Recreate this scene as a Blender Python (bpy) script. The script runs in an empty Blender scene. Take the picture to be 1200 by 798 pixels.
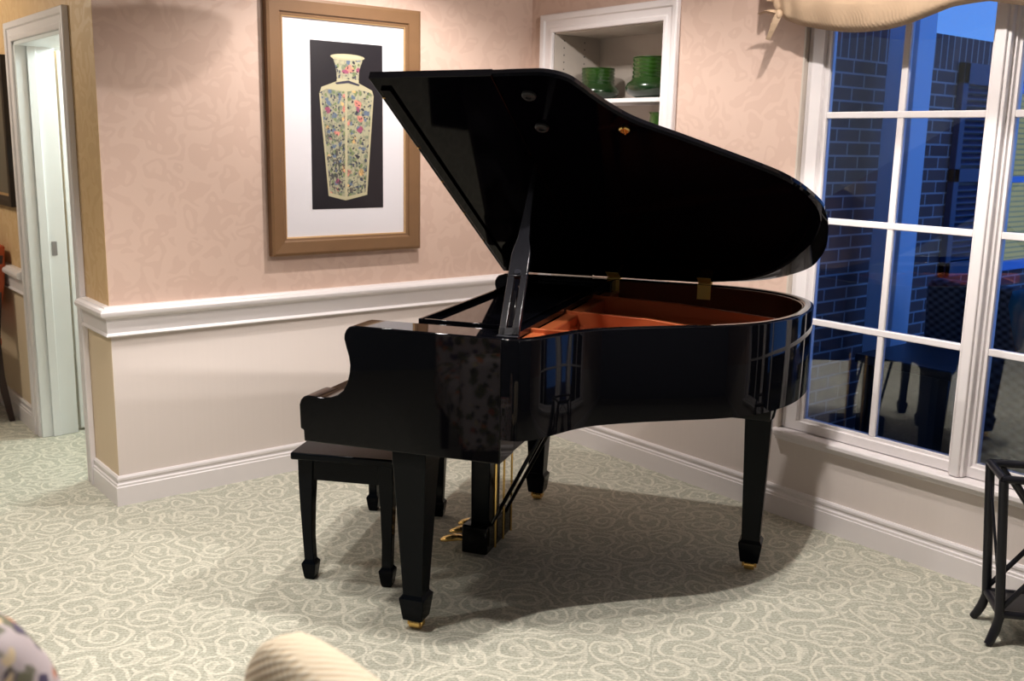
import bpy, math, random
from mathutils import Vector, Matrix
random.seed(7)
sc = bpy.context.scene
COL = sc.collection
PI = math.pi

# ------------------------------------------------------------------ materials
def new_mat(name):
    m = bpy.data.materials.new(name); m.use_nodes = True
    nt = m.node_tree; nt.nodes.clear()
    out = nt.nodes.new('ShaderNodeOutputMaterial')
    return m, nt, out
def nd(nt, t, **kw):
    n = nt.nodes.new(t)
    for k, v in kw.items(): setattr(n, k, v)
    return n
def lk(nt, a, b): nt.links.new(a, b)
def setin(nt, sock, v):
    if hasattr(v, 'node'): nt.links.new(v, sock)
    else: sock.default_value = v
def math_(nt, op, a, b=None, c=None, clamp=False):
    n = nd(nt, 'ShaderNodeMath', operation=op); n.use_clamp = clamp
    setin(nt, n.inputs[0], a)
    if b is not None: setin(nt, n.inputs[1], b)
    if c is not None: setin(nt, n.inputs[2], c)
    return n.outputs[0]
def mixc(nt, f, a, b):
    n = nd(nt, 'ShaderNodeMix', data_type='RGBA')
    setin(nt, n.inputs[0], f); setin(nt, n.inputs[6], a); setin(nt, n.inputs[7], b)
    return n.outputs[2]
def smooth(nt, v, lo, hi):
    n = nd(nt, 'ShaderNodeMapRange', interpolation_type='SMOOTHSTEP')
    setin(nt, n.inputs[0], v); n.inputs[1].default_value = lo; n.inputs[2].default_value = hi
    return n.outputs[0]
def C4(c): return (c[0], c[1], c[2], 1.0)
def srgb(r, g, b):
    f = lambda x: (x/255/12.92 if x/255 <= .04045 else ((x/255+.055)/1.055)**2.4)
    return (f(r), f(g), f(b), 1.0)
def pbsdf(nt, out, col, rough=.5, metal=0., coat=0., spec=None, sheen=0.):
    b = nd(nt, 'ShaderNodeBsdfPrincipled')
    setin(nt, b.inputs['Base Color'], col); setin(nt, b.inputs['Roughness'], rough)
    b.inputs['Metallic'].default_value = metal
    b.inputs['Coat Weight'].default_value = coat
    if coat: b.inputs['Coat Roughness'].default_value = .03
    if spec is not None: b.inputs['Specular IOR Level'].default_value = spec
    if sheen: b.inputs['Sheen Weight'].default_value = sheen
    lk(nt, b.outputs[0], out.inputs[0])
    return b
def simple(name, col, rough=.5, metal=0., coat=0., spec=None, var=.04, scale=9., sheen=0.):
    """plain material with a little procedural tone variation"""
    m, nt, out = new_mat(name)
    tc = nd(nt, 'ShaderNodeTexCoord')
    no = nd(nt, 'ShaderNodeTexNoise'); no.inputs['Scale'].default_value = scale
    lk(nt, tc.outputs['Object'], no.inputs['Vector'])
    f = no.outputs[0]
    a = tuple(max(0, c*(1-var)) for c in col[:3])+(1,)
    b = tuple(min(1, c*(1+var)) for c in col[:3])+(1,)
    pbsdf(nt, out, mixc(nt, f, a, b), rough, metal, coat, spec, sheen)
    return m
def emit(name, col, s):
    m, nt, out = new_mat(name)
    e = nd(nt, 'ShaderNodeEmission'); e.inputs[0].default_value = col; e.inputs[1].default_value = s
    lk(nt, e.outputs[0], out.inputs[0]); return m

M = {}
M['trim'] = simple('white_trim_paint', srgb(230, 223, 222), .35, var=.012)
M['door_white'] = simple('white_door_paint', srgb(226, 230, 229), .4, var=.01)
M['ceil'] = simple('ceiling_paint', srgb(168, 160, 152), .8)
M['black'] = simple('black_lacquer', (.002, .002, .003, 1), .035, spec=.22, var=.1)
M['lid_black'] = simple('black_lid_lacquer', (.0014, .001, .0022, 1), .05, spec=.04, var=.1)
M['black_satin'] = simple('black_satin_wood', (.0024, .0034, .005, 1), .14, spec=.09, var=.15)
M['black_metal'] = simple('black_metal', (.007, .007, .011, 1), .35, spec=.35)
M['prop_black'] = simple('black_prop_lacquer', (.007, .007, .009, 1), .26, spec=.45)
M['brass_satin'] = simple('satin_brass', (.85, .58, .16, 1), .42, metal=.7, var=.1)
M['brass'] = simple('polished_brass', (.90, .60, .20, 1), .24, metal=.9, var=.08)
M['chrome'] = simple('brushed_steel', (.3, .32, .34, 1), .3, metal=1.)
M['copper'] = simple('copper_bronze_plate', srgb(178, 92, 52), .38, metal=.35, var=.06)
M['mahog'] = simple('brown_inner_rim', srgb(92, 42, 22), .25, var=.12, scale=4.)
M['sound'] = simple('soundboard_spruce', srgb(120, 66, 38), .4, var=.1)
M['frame_wood'] = simple('bronze_brown_frame', srgb(120, 88, 58), .45, metal=.05, var=.10, scale=14)
M['frame_gold'] = simple('gilt_fillet', srgb(196, 160, 116), .35, metal=.4)
M['mat'] = simple('white_picture_mat', srgb(228, 224, 228), .45, coat=.5, var=.008)
M['navy'] = simple('print_black_ground', srgb(20, 17, 25), .4, coat=.12, var=.06)
M['teal'] = simple('teal_fabric', srgb(40, 110, 132), .9, var=.15)
M['frame_black'] = simple('black_frame', (.012, .011, .014, 1), .35)
M['plate_white'] = simple('white_plastic', srgb(232, 226, 216), .4)
M['orange'] = simple('orange_brown_upholstery', srgb(172, 74, 34), .6, var=.12)
M['dark_wood'] = simple('dark_wood', srgb(46, 24, 20), .35, var=.2)
M['niche'] = simple('niche_paint', srgb(200, 188, 176), .5, var=.01)
M['rubber'] = simple('black_rubber', (.02, .02, .022, 1), .5)
M['shutter'] = simple('blue_shutter_paint', srgb(34, 54, 84), .5)
M['column'] = simple('porch_column_paint', srgb(205, 212, 222), .5, var=.02)
M['porch'] = simple('porch_concrete', srgb(52, 52, 60), .8, var=.1)
M['out_frame'] = simple('outdoor_blue_frame', srgb(130, 165, 220), .5)

def wallpaper(name, up_a, up_b, low, zsplit=.80, scale=1.0):
    m, nt, out = new_mat(name)
    tc = nd(nt, 'ShaderNodeTexCoord'); sp = nd(nt, 'ShaderNodeSeparateXYZ')
    lk(nt, tc.outputs['Object'], sp.inputs[0])
    h = math_(nt, 'ADD', sp.outputs[0], math_(nt, 'MULTIPLY', sp.outputs[1], 1.0))
    cb = nd(nt, 'ShaderNodeCombineXYZ'); lk(nt, h, cb.inputs[0]); lk(nt, sp.outputs[2], cb.inputs[1])
    # leafy damask: swirl-distorted noise bands
    n1 = nd(nt, 'ShaderNodeTexNoise'); n1.inputs['Scale'].default_value = 9*scale; n1.inputs['Detail'].default_value = 1.5
    lk(nt, cb.outputs[0], n1.inputs['Vector'])
    ad = nd(nt, 'ShaderNodeVectorMath', operation='MULTIPLY_ADD')
    lk(nt, n1.outputs['Color'], ad.inputs[0]); ad.inputs[1].default_value = (.16, .16, 0); lk(nt, cb.outputs[0], ad.inputs[2])
    vo = nd(nt, 'ShaderNodeTexVoronoi', feature='SMOOTH_F1'); vo.inputs['Scale'].default_value = 15*scale
    lk(nt, ad.outputs[0], vo.inputs['Vector'])
    w = math_(nt, 'SINE', math_(nt, 'MULTIPLY', vo.outputs['Distance'], 15.))
    f = smooth(nt, w, -.25, .35)
    up = mixc(nt, f, up_a, up_b)
    isup = math_(nt, 'GREATER_THAN', sp.outputs[2], zsplit)
    # painted lower wall with faint vertical strie
    wv = nd(nt, 'ShaderNodeTexNoise'); wv.inputs['Scale'].default_value = 1.0
    mp = nd(nt, 'ShaderNodeCombineXYZ'); lk(nt, math_(nt, 'MULTIPLY', h, 60.), mp.inputs[0])
    lk(nt, mp.outputs[0], wv.inputs['Vector'])
    lo2 = tuple(c*.955 for c in low[:3])+(1,)
    lw = mixc(nt, wv.outputs[0], lo2, low)
    col = mixc(nt, isup, lw, up)
    rough = math_(nt, 'SUBTRACT', .62, math_(nt, 'MULTIPLY', math_(nt, 'MULTIPLY', f, isup), .16))
    pbsdf(nt, out, col, rough, spec=.35)
    return m
M['wall'] = wallpaper('damask_wallpaper_over_cream_paint', srgb(207, 178, 162), srgb(212, 184, 168), srgb(224, 212, 205))
M['wall_cool'] = wallpaper('reflection_tint_wall', srgb(138, 148, 160), srgb(146, 156, 168), srgb(138, 148, 160))  # cool tint given to the unseen rear walls for bluish reflections in the piano
M['wall_hall'] = wallpaper('gold_damask_wallpaper_over_cream_paint', srgb(212, 176, 130), srgb(217, 182, 136), srgb(220, 198, 168))

def carpet():
    m, nt, out = new_mat('scroll_pattern_carpet')
    tc = nd(nt, 'ShaderNodeTexCoord')
    nz = nd(nt, 'ShaderNodeTexNoise'); nz.inputs['Scale'].default_value = 7.; nz.inputs['Detail'].default_value = 1.
    lk(nt, tc.outputs['Object'], nz.inputs['Vector'])
    ad = nd(nt, 'ShaderNodeVectorMath', operation='MULTIPLY_ADD')
    lk(nt, nz.outputs['Color'], ad.inputs[0]); ad.inputs[1].default_value = (.10, .10, 0); lk(nt, tc.outputs['Object'], ad.inputs[2])
    masks = []
    for S, off, turns in ((7.2, (0, 0, 0), 21.), (5.6, (3.7, 1.3, 0), 15.)):
        sh = nd(nt, 'ShaderNodeVectorMath', operation='ADD'); lk(nt, ad.outputs[0], sh.inputs[0]); sh.inputs[1].default_value = off
        flat = nd(nt, 'ShaderNodeVectorMath', operation='MULTIPLY'); lk(nt, sh.outputs[0], flat.inputs[0]); flat.inputs[1].default_value = (1, 1, 0)
        vo = nd(nt, 'ShaderNodeTexVoronoi', voronoi_dimensions='2D'); vo.inputs['Scale'].default_value = S; vo.inputs['Randomness'].default_value = .8
        lk(nt, flat.outputs[0], vo.inputs['Vector'])
        df = nd(nt, 'ShaderNodeVectorMath', operation='SUBTRACT'); lk(nt, flat.outputs[0], df.inputs[0]); lk(nt, vo.outputs['Position'], df.inputs[1])
        sp = nd(nt, 'ShaderNodeSeparateXYZ'); lk(nt, df.outputs[0], sp.inputs[0])
        ang = math_(nt, 'ARCTAN2', sp.outputs[1], sp.outputs[0])
        sc_ = nd(nt, 'ShaderNodeSeparateColor'); lk(nt, vo.outputs['Color'], sc_.inputs[0])
        sgn = math_(nt, 'SUBTRACT', math_(nt, 'MULTIPLY', math_(nt, 'GREATER_THAN', sc_.outputs[0], .5), 2.), 1.)
        ph = math_(nt, 'MULTIPLY', sc_.outputs[1], 6.28)
        arg = math_(nt, 'ADD', math_(nt, 'ADD', math_(nt, 'MULTIPLY', ang, sgn), math_(nt, 'MULTIPLY', vo.outputs['Distance'], turns)), ph)
        ln = math_(nt, 'COSINE', arg)
        spir = smooth(nt, ln, .52, .86)
        if S > 5: masks.append(spir)
        else:
            ed = nd(nt, 'ShaderNodeTexVoronoi', feature='DISTANCE_TO_EDGE', voronoi_dimensions='2D'); ed.inputs['Scale'].default_value = S
            lk(nt, flat.outputs[0], ed.inputs['Vector'])
            e = math_(nt, 'SUBTRACT', 1., smooth(nt, ed.outputs['Distance'], .025, .06))
            masks.append(e)
    mask = math_(nt, 'MAXIMUM', masks[0], math_(nt, 'MULTIPLY', masks[1], .55))
    # yarn texture
    yn = nd(nt, 'ShaderNodeTexNoise'); yn.inputs['Scale'].default_value = 120.; yn.inputs['Detail'].default_value = 2.
    lk(nt, tc.outputs['Object'], yn.inputs['Vector'])
    wv = nd(nt, 'ShaderNodeTexWave', bands_direction='DIAGONAL'); wv.inputs['Scale'].default_value = 34.; wv.inputs['Distortion'].default_value = 3.
    lk(nt, tc.outputs['Object'], wv.inputs['Vector'])
    tone = math_(nt, 'ADD', math_(nt, 'MULTIPLY', smooth(nt, yn.outputs[0], .25, .75), .6), math_(nt, 'MULTIPLY', wv.outputs['Fac'], .22))
    g = mixc(nt, tone, srgb(143, 143, 128), srgb(199, 197, 180))
    l = mixc(nt, tone, srgb(196, 191, 173), srgb(242, 237, 220))
    col = mixc(nt, math_(nt, 'MULTIPLY', mask, .62), g, l)
    b = pbsdf(nt, out, col, .95, spec=.1, sheen=.15)
    bp = nd(nt, 'ShaderNodeBump'); bp.inputs['Strength'].default_value = .25; bp.inputs['Distance'].default_value = .004
    lk(nt, yn.outputs[0], bp.inputs['Height']); lk(nt, bp.outputs[0], b.inputs['Normal'])
    return m
M['carpet'] = carpet()

def brick():
    m, nt, out = new_mat('dusk_brick')
    tc = nd(nt, 'ShaderNodeTexCoord'); sp = nd(nt, 'ShaderNodeSeparateXYZ'); lk(nt, tc.outputs['Object'], sp.inputs[0])
    cols = []
    for kind in (0, 1):
        cb = nd(nt, 'ShaderNodeCombineXYZ')
        if kind == 0:
            lk(nt, sp.outputs[0], cb.inputs[0]); lk(nt, math_(nt, 'SUBTRACT', sp.outputs[2], 1.978), cb.inputs[1])
        else:
            lk(nt, math_(nt, 'SUBTRACT', sp.outputs[2], 1.978), cb.inputs[0]); lk(nt, sp.outputs[0], cb.inputs[1])
        br = nd(nt, 'ShaderNodeTexBrick'); br.inputs['Scale'].default_value = 1.
        br.inputs['Brick Width'].default_value = .205 if kind == 0 else .3; br.inputs['Row Height'].default_value = .069
        br.inputs['Mortar Size'].default_value = .0055; br.inputs['Mortar Smooth'].default_value = .1
        if kind: br.offset = 0.
        br.inputs['Color1'].default_value = srgb(120, 86, 78); br.inputs['Color2'].default_value = srgb(94, 68, 66)
        br.inputs['Mortar'].default_value = srgb(168, 158, 156)
        lk(nt, cb.outputs[0], br.inputs['Vector']); cols.append(br.outputs['Color'])
    col = mixc(nt, math_(nt, 'GREATER_THAN', sp.outputs[2], 1.978), cols[0], cols[1])
    pbsdf(nt, out, col, .85, spec=.2)
    return m
M['brick'] = brick()

def thin_glass():
    m, nt, out = new_mat('window_glass')
    tr = nd(nt, 'ShaderNodeBsdfTransparent'); gl = nd(nt, 'ShaderNodeBsdfGlossy'); gl.inputs['Roughness'].default_value = .0
    gl.inputs['Color'].default_value = (1, 1, 1, 1); tr.inputs['Color'].default_value = (.9, .93, .96, 1)
    fr = nd(nt, 'ShaderNodeFresnel'); fr.inputs[0].default_value = 1.5
    mx = nd(nt, 'ShaderNodeMixShader')
    lk(nt, math_(nt, 'MULTIPLY', fr.outputs[0], 2.0, clamp=True), mx.inputs[0]); lk(nt, tr.outputs[0], mx.inputs[1]); lk(nt, gl.outputs[0], mx.inputs[2])
    lk(nt, mx.outputs[0], out.inputs[0]); return m
M['glass'] = thin_glass()

def ribbed_green():
    m, nt, out = new_mat('green_glazed_ceramic')
    tc = nd(nt, 'ShaderNodeTexCoord'); sp = nd(nt, 'ShaderNodeSeparateXYZ'); lk(nt, tc.outputs['Object'], sp.inputs[0])
    no = nd(nt, 'ShaderNodeTexNoise'); no.inputs['Scale'].default_value = 11.; lk(nt, tc.outputs['Object'], no.inputs['Vector'])
    g = smooth(nt, sp.outputs[2], .02, .17)
    col = mixc(nt, math_(nt, 'ADD', math_(nt, 'MULTIPLY', g, .7), math_(nt, 'MULTIPLY', no.outputs[0], .3)), srgb(7, 28, 18), srgb(42, 78, 18))
    pbsdf(nt, out, col, .22, coat=.4); return m
M['green'] = ribbed_green()

def weave(name, a, b, sx=90., sz=120., rough=.7):
    m, nt, out = new_mat(name)
    tc = nd(nt, 'ShaderNodeTexCoord'); sp = nd(nt, 'ShaderNodeSeparateXYZ'); lk(nt, tc.outputs['Object'], sp.inputs[0])
    u = math_(nt, 'ADD', sp.outputs[0], sp.outputs[1])
    w1 = math_(nt, 'SINE', math_(nt, 'MULTIPLY', u, sx)); w2 = math_(nt, 'SINE', math_(nt, 'MULTIPLY', sp.outputs[2], sz*2))
    f = math_(nt, 'ADD', math_(nt, 'MULTIPLY', math_(nt, 'MULTIPLY', w1, w2), .5), .5)
    bs = pbsdf(nt, out, mixc(nt, f, a, b), rough, spec=.3)
    bp = nd(nt, 'ShaderNodeBump'); bp.inputs['Strength'].default_value = .5; bp.inputs['Distance'].default_value = .004
    lk(nt, f, bp.inputs['Height']); lk(nt, bp.outputs[0], bs.inputs['Normal'])
    return m
M['rattan'] = weave('cream_woven_rattan', srgb(222, 198, 160), srgb(250, 238, 216), 300., 210.)
M['dark_wicker'] = weave('dark_wicker', srgb(22, 24, 30), srgb(88, 90, 98), 110., 80.)
M['valance'] = weave('beige_valance_silk', srgb(176, 150, 124), srgb(186, 160, 133), 420., 2., .55)

def floral(name, ground, blobs, scale, seed, branch=None, zmax=None):
    m, nt, out = new_mat(name)
    tc = nd(nt, 'ShaderNodeTexCoord')
    col = ground
    for i, (c, lo, s, thr) in enumerate(blobs):
        of = nd(nt, 'ShaderNodeVectorMath', operation='ADD'); lk(nt, tc.outputs['Object'], of.inputs[0]); of.inputs[1].default_value = (seed+i*1.7, i*2.3, seed*.5+i)
        nz = nd(nt, 'ShaderNodeTexNoise'); nz.inputs['Scale'].default_value = scale*2.2; lk(nt, of.outputs[0], nz.inputs['Vector'])
        av = nd(nt, 'ShaderNodeVectorMath', operation='MULTIPLY_ADD'); lk(nt, nz.outputs['Color'], av.inputs[0]); av.inputs[1].default_value = (.5/scale,)*3; lk(nt, of.outputs[0], av.inputs[2])
        vo = nd(nt, 'ShaderNodeTexVoronoi'); vo.inputs['Scale'].default_value = scale*s; lk(nt, av.outputs[0], vo.inputs['Vector'])
        se = nd(nt, 'ShaderNodeSeparateColor'); lk(nt, vo.outputs['Color'], se.inputs[0])
        d = math_(nt, 'SUBTRACT', 1., smooth(nt, vo.outputs['Distance'], thr*.7, thr))
        f = math_(nt, 'MULTIPLY', d, math_(nt, 'GREATER_THAN', se.outputs[0], lo))
        col = mixc(nt, f, col, c)
    if branch:
        sp = nd(nt, 'ShaderNodeSeparateXYZ'); lk(nt, tc.outputs['Object'], sp.inputs[0])
        st = nd(nt, 'ShaderNodeVectorMath', operation='MULTIPLY'); lk(nt, tc.outputs['Object'], st.inputs[0]); st.inputs[1].default_value = (1.9, 1, 1)
        bn = nd(nt, 'ShaderNodeTexNoise'); bn.inputs['Scale'].default_value = 22.; bn.inputs['Detail'].default_value = 2.; lk(nt, st.outputs[0], bn.inputs['Vector'])
        line = math_(nt, 'SUBTRACT', 1., smooth(nt, math_(nt, 'ABSOLUTE', math_(nt, 'SUBTRACT', bn.outputs[0], .5)), .018, .05))
        low = math_(nt, 'SUBTRACT', 1., smooth(nt, sp.outputs[2], branch, branch+.2))
        col = mixc(nt, math_(nt, 'MULTIPLY', line, math_(nt, 'ADD', .25, math_(nt, 'MULTIPLY', low, .65))), col, srgb(48, 44, 54))
    pbsdf(nt, out, col, .6, coat=.1 if branch else 0.)
    return m
P_BLOBS = [(srgb(120, 128, 104), .1, 2.6, .46), (srgb(58, 62, 78), .25, 3.4, .34), (srgb(92, 106, 128), .35, 2.3, .40), (srgb(112, 126, 82), .4, 3.0, .40), (srgb(206, 128, 112), .60, 1.5, .36),
           (srgb(214, 172, 110), .62, 1.7, .32), (srgb(150, 72, 100), .74, 1.4, .32), (srgb(36, 34, 48), .40, 4.2, .32)]
M['vase_left'] = floral('vase_left_face', srgb(156, 152, 126), P_BLOBS, 15., 2.2, .42)
M['vase_right'] = floral('vase_right_face', srgb(166, 161, 132), P_BLOBS, 12., 8.1, .25)
M['vase_rim'] = simple('vase_cream_edge', srgb(180, 171, 138), .5, coat=.3)
M['vase_dark'] = simple('vase_dark_linework', srgb(52, 50, 66), .5, var=.3, scale=60)
M['floral'] = floral('floral_upholstery', srgb(200, 186, 186), [(srgb(118, 116, 92), .35, 1.0, .55), (srgb(86, 82, 72), .5, 1.4, .42), (srgb(206, 128, 84), .55, 1.1, .42), (srgb(84, 74, 100), .55, 1.3, .42), (srgb(190, 110, 92), .68, .9, .36), (srgb(222, 200, 160), .7, 1.2, .34)], 19., 3.3)
M['blinds'] = None
def blinds():
    m, nt, out = new_mat('lit_window_with_blinds')
    tc = nd(nt, 'ShaderNodeTexCoord'); sp = nd(nt, 'ShaderNodeSeparateXYZ'); lk(nt, tc.outputs['Object'], sp.inputs[0])
    w = math_(nt, 'SINE', math_(nt, 'MULTIPLY', sp.outputs[2], 190.))
    f = smooth(nt, w, .3, .9)
    col = mixc(nt, f, srgb(176, 182, 148), srgb(118, 142, 146))
    e = nd(nt, 'ShaderNodeEmission'); lk(nt, col, e.inputs[0]); e.inputs[1].default_value = .5
    lk(nt, e.outputs[0], out.inputs[0]); return m
M['blinds'] = blinds()
M['lamp_glass'] = simple('alabaster_bowl_glass', srgb(235, 222, 196), .35)
def hall_print():
    m, nt, out = new_mat('hall_print')
    tc = nd(nt, 'ShaderNodeTexCoord'); sp = nd(nt, 'ShaderNodeSeparateXYZ'); lk(nt, tc.outputs['Object'], sp.inputs[0])
    no = nd(nt, 'ShaderNodeTexNoise'); no.inputs['Scale'].default_value = 9.; lk(nt, tc.outputs['Object'], no.inputs['Vector'])
    g = smooth(nt, math_(nt, 'ADD', sp.outputs[2], math_(nt, 'MULTIPLY', no.outputs[0], .25)), 1.55, 1.75)
    col = mixc(nt, g, srgb(96, 92, 84), srgb(232, 204, 132))
    pbsdf(nt, out, col, .3); return m
M['hall_print'] = hall_print()

# ------------------------------------------------------------------ mesh building
class MB:
    def __init__(s): s.v = []; s.f = []; s.mi = []; s.cur = 0
    def add(s, vs, fs):
        o = len(s.v); s.v += [tuple(map(float, v)) for v in vs]
        for f in fs: s.f.append([i+o for i in f]); s.mi.append(s.cur)
        return s
    def box(s, x0, x1, y0, y1, z0, z1):
        x0, x1 = sorted((x0, x1)); y0, y1 = sorted((y0, y1)); z0, z1 = sorted((z0, z1))
        return s.add([(x0,y0,z0),(x1,y0,z0),(x1,y1,z0),(x0,y1,z0),(x0,y0,z1),(x1,y0,z1),(x1,y1,z1),(x0,y1,z1)],
              [(3,2,1,0),(4,5,6,7),(0,1,5,4),(1,2,6,5),(2,3,7,6),(3,0,4,7)])
    def prism(s, poly, fn, a, b):
        """extrude a 2-D polygon: fn(p, q, t) -> xyz, t from a to b"""
        n = len(poly)
        vs = [fn(p, q, a) for p, q in poly]+[fn(p, q, b) for p, q in poly]
        fs = [list(range(n))[::-1], list(range(n, 2*n))]+[(i, (i+1) % n, n+(i+1) % n, n+i) for i in range(n)]
        return s.add(vs, fs)
    def loft(s, rings, caps=True, closed=True):
        n = len(rings[0]); vs = [p for r in rings for p in r]; fs = []
        for k in range(len(rings)-1):
            for i in range(n if closed else n-1):
                j = (i+1) % n
                fs.append((k*n+i, k*n+j, (k+1)*n+j, (k+1)*n+i))
        if caps and closed:
            fs.append(list(range(n))[::-1]); fs.append([(len(rings)-1)*n+i for i in range(n)])
        return s.add(vs, fs)
    def tube(s, path, r, n=10, caps=True):
        P = [Vector(p) for p in path]; rings = []
        rr = r if isinstance(r, (list, tuple)) else [r]*len(P)
        up = None
        for i, p in enumerate(P):
            t = (P[min(i+1, len(P)-1)]-P[max(i-1, 0)]).normalized()
            if up is None:
                up = Vector((0, 0, 1)) if abs(t.z) < .9 else Vector((1, 0, 0))
            a = t.cross(up).normalized(); b = a.cross(t).normalized(); up = b
            rings.append([p+a*rr[i]*math.cos(2*PI*k/n)+b*rr[i]*math.sin(2*PI*k/n) for k in range(n)])
        return s.loft(rings, caps)
    def lathe(s, prof, c=(0, 0, 0), n=40):
        rings = [[(c[0]+r*math.cos(2*PI*k/n), c[1]+r*math.sin(2*PI*k/n), c[2]+z) for k in range(n)] for r, z in prof]
        return s.loft(rings, True)
    def ellipsoid(s, c, r, n=16, m=10):
        rings = []
        for j in range(1, m):
            t = PI*j/m
            rings.append([(c[0]+r[0]*math.sin(t)*math.cos(2*PI*k/n), c[1]+r[1]*math.sin(t)*math.sin(2*PI*k/n), c[2]-r[2]*math.cos(t)) for k in range(n)])
        return s.loft(rings, True)
    def sqleg(s, c, prof, rot=0.):
        """square section leg, prof = [(z, half_width, dx, dy)]"""
        rings = []
        for it in prof:
            z, h = it[:2]; dx, dy = it[2:] if len(it) > 2 else (0, 0)
            ring = []
            for sx, sy in ((-1,-1),(1,-1),(1,1),(-1,1)):
                x, y = sx*h, sy*h
                ring.append((c[0]+dx+x*math.cos(rot)-y*math.sin(rot), c[1]+dy+x*math.sin(rot)+y*math.cos(rot), z))
            rings.append(ring)
        return s.loft(rings)
    def build(s, name, mat, parent=None, bevel=0., smooth=35., seg=2, subsurf=0):
        me = bpy.data.meshes.new(name); me.from_pydata(s.v, [], s.f)
        mats = mat if isinstance(mat, (list, tuple)) else [mat]
        for m in mats: me.materials.append(m)
        for p, k in zip(me.polygons, s.mi): p.material_index = min(k, len(mats)-1)
        import bmesh
        bm = bmesh.new(); bm.from_mesh(me); bmesh.ops.recalc_face_normals(bm, faces=bm.faces); bm.to_mesh(me); bm.free()
        if smooth:
            for p in me.polygons: p.use_smooth = True
            me.set_sharp_from_angle(angle=math.radians(smooth))
        me.update()
        o = bpy.data.objects.new(name, me); COL.objects.link(o)
        if parent: o.parent = parent
        if bevel:
            b = o.modifiers.new('bevel', 'BEVEL'); b.width = bevel; b.segments = seg; b.limit_method = 'ANGLE'; b.angle_limit = math.radians(40)
            b.harden_normals = False
        if subsurf:
            u = o.modifiers.new('subd', 'SUBSURF'); u.levels = subsurf; u.render_levels = subsurf
        return o
def empty(name, loc=(0, 0, 0), rz=0.):
    o = bpy.data.objects.new(name, None); COL.objects.link(o); o.location = loc; o.rotation_euler = (0, 0, rz); o.empty_display_size = .1
    return o
def tag(o, label, cat, group=None):
    o['label'] = label; o['category'] = cat
    if group: o['group'] = group
    return o
def struct(o, label=None):
    o['kind'] = 'structure'
    if label: o['label'] = label
    return o
def catmull(pts, k=6, closed=False):
    n = len(pts); out = []
    rng = range(n if closed else n-1)
    for i in rng:
        g = lambda j: Vector(pts[j % n] if closed else pts[max(0, min(n-1, j))])
        p0, p1, p2, p3 = g(i-1), g(i), g(i+1), g(i+2)
        for j in range(k):
            t = j/k
            out.append(tuple(.5*((2*p1)+(p2-p0)*t+(2*p0-5*p1+4*p2-p3)*t*t+(3*p1-p0-3*p2+p3)*t**3)))
    if not closed: out.append(tuple(pts[-1]))
    return out
def offset_poly(poly, d):
    """inward offset of a closed counter-clockwise polygon"""
    n = len(poly); out = []
    for i in range(n):
        p0, p1, p2 = Vector(poly[i-1]), Vector(poly[i]), Vector(poly[(i+1) % n])
        a = (p1-p0).normalized(); b = (p2-p1).normalized()
        na = Vector((-a.y, a.x)); nb = Vector((-b.y, b.x)); m = (na+nb)
        if m.length < 1e-6: m = na
        m.normalize(); k = max(.45, m.dot(na))
        out.append(tuple(p1+m*d/k))
    return out
def sweep(prof, path, close=False):
    """moulding: prof (protrusion, z); path [(x, y)]; protrudes to the RIGHT of travel direction"""
    mb = MB(); P = [Vector(p) for p in path]; rings = []
    for i, p in enumerate(P):
        ts = []
        if i > 0: ts.append((P[i]-P[i-1]).normalized())
        if i < len(P)-1: ts.append((P[i+1]-P[i]).normalized())
        ns = [Vector((t.y, -t.x)) for t in ts]
        m = sum(ns, Vector((0, 0))); m.normalize(); k = m.dot(ns[0])
        rings.append([(p.x+m.x*d/k, p.y+m.y*d/k, z) for d, z in prof])
    return mb.loft(rings)

# ------------------------------------------------------------------ the room shell
L = 2.195; CEIL = 2.62; FAR = 4.6; WEST = -5.6; SOUTH = -7.0
def wall_mesh(axis, val, thick, ar, holes):
    """wall on plane axis=val, a range along the other axis, z from ar; holes [(a0,a1,z0,z1)]"""
    a0, a1, z0, z1 = ar; mb = MB()
    As = sorted({a0, a1, *[h[0] for h in holes], *[h[1] for h in holes]}); Zs = sorted({z0, z1, *[h[2] for h in holes], *[h[3] for h in holes]})
    solid = {}
    for i in range(len(As)-1):
        for j in range(len(Zs)-1):
            ca = (As[i]+As[i+1])/2; cz = (Zs[j]+Zs[j+1])/2
            solid[i, j] = not any(h[0] < ca < h[1] and h[2] < cz < h[3] for h in holes)
    def pt(d, a, z): return (val+d, a, z) if axis == 0 else (a, val+d, z)
    for (i, j), s in solid.items():
        if not s: continue
        A0, A1, B0, B1 = As[i], As[i+1], Zs[j], Zs[j+1]
        for d in (0, thick): mb.add([pt(d, A0, B0), pt(d, A1, B0), pt(d, A1, B1), pt(d, A0, B1)], [(0, 1, 2, 3)])
        for (ni, nj), (p, q) in {(i-1, j): ((A0, B0), (A0, B1)), (i+1, j): ((A1, B0), (A1, B1)), (i, j-1): ((A0, B0), (A1, B0)), (i, j+1): ((A0, B1), (A1, B1))}.items():
            if not solid.get((ni, nj), False):
                mb.add([pt(0, *p), pt(0, *q), pt(thick, *q), pt(thick, *p)], [(0, 1, 2, 3)])
    return mb
struct(MB().box(WEST, .0, SOUTH, FAR, -.12, 0).build('floor', M['carpet'], smooth=0), 'sage green carpet with cream scrolls')
struct(MB().box(WEST, .15, SOUTH, FAR, CEIL, CEIL+.1).build('ceiling', M['ceil'], smooth=0))
WALL_T = .15
# picture wall, y = 0
struct(wall_mesh(1, 0, .12, (-L, .15, 0, CEIL), []).build('wall_left', M['wall'], smooth=0))
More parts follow.
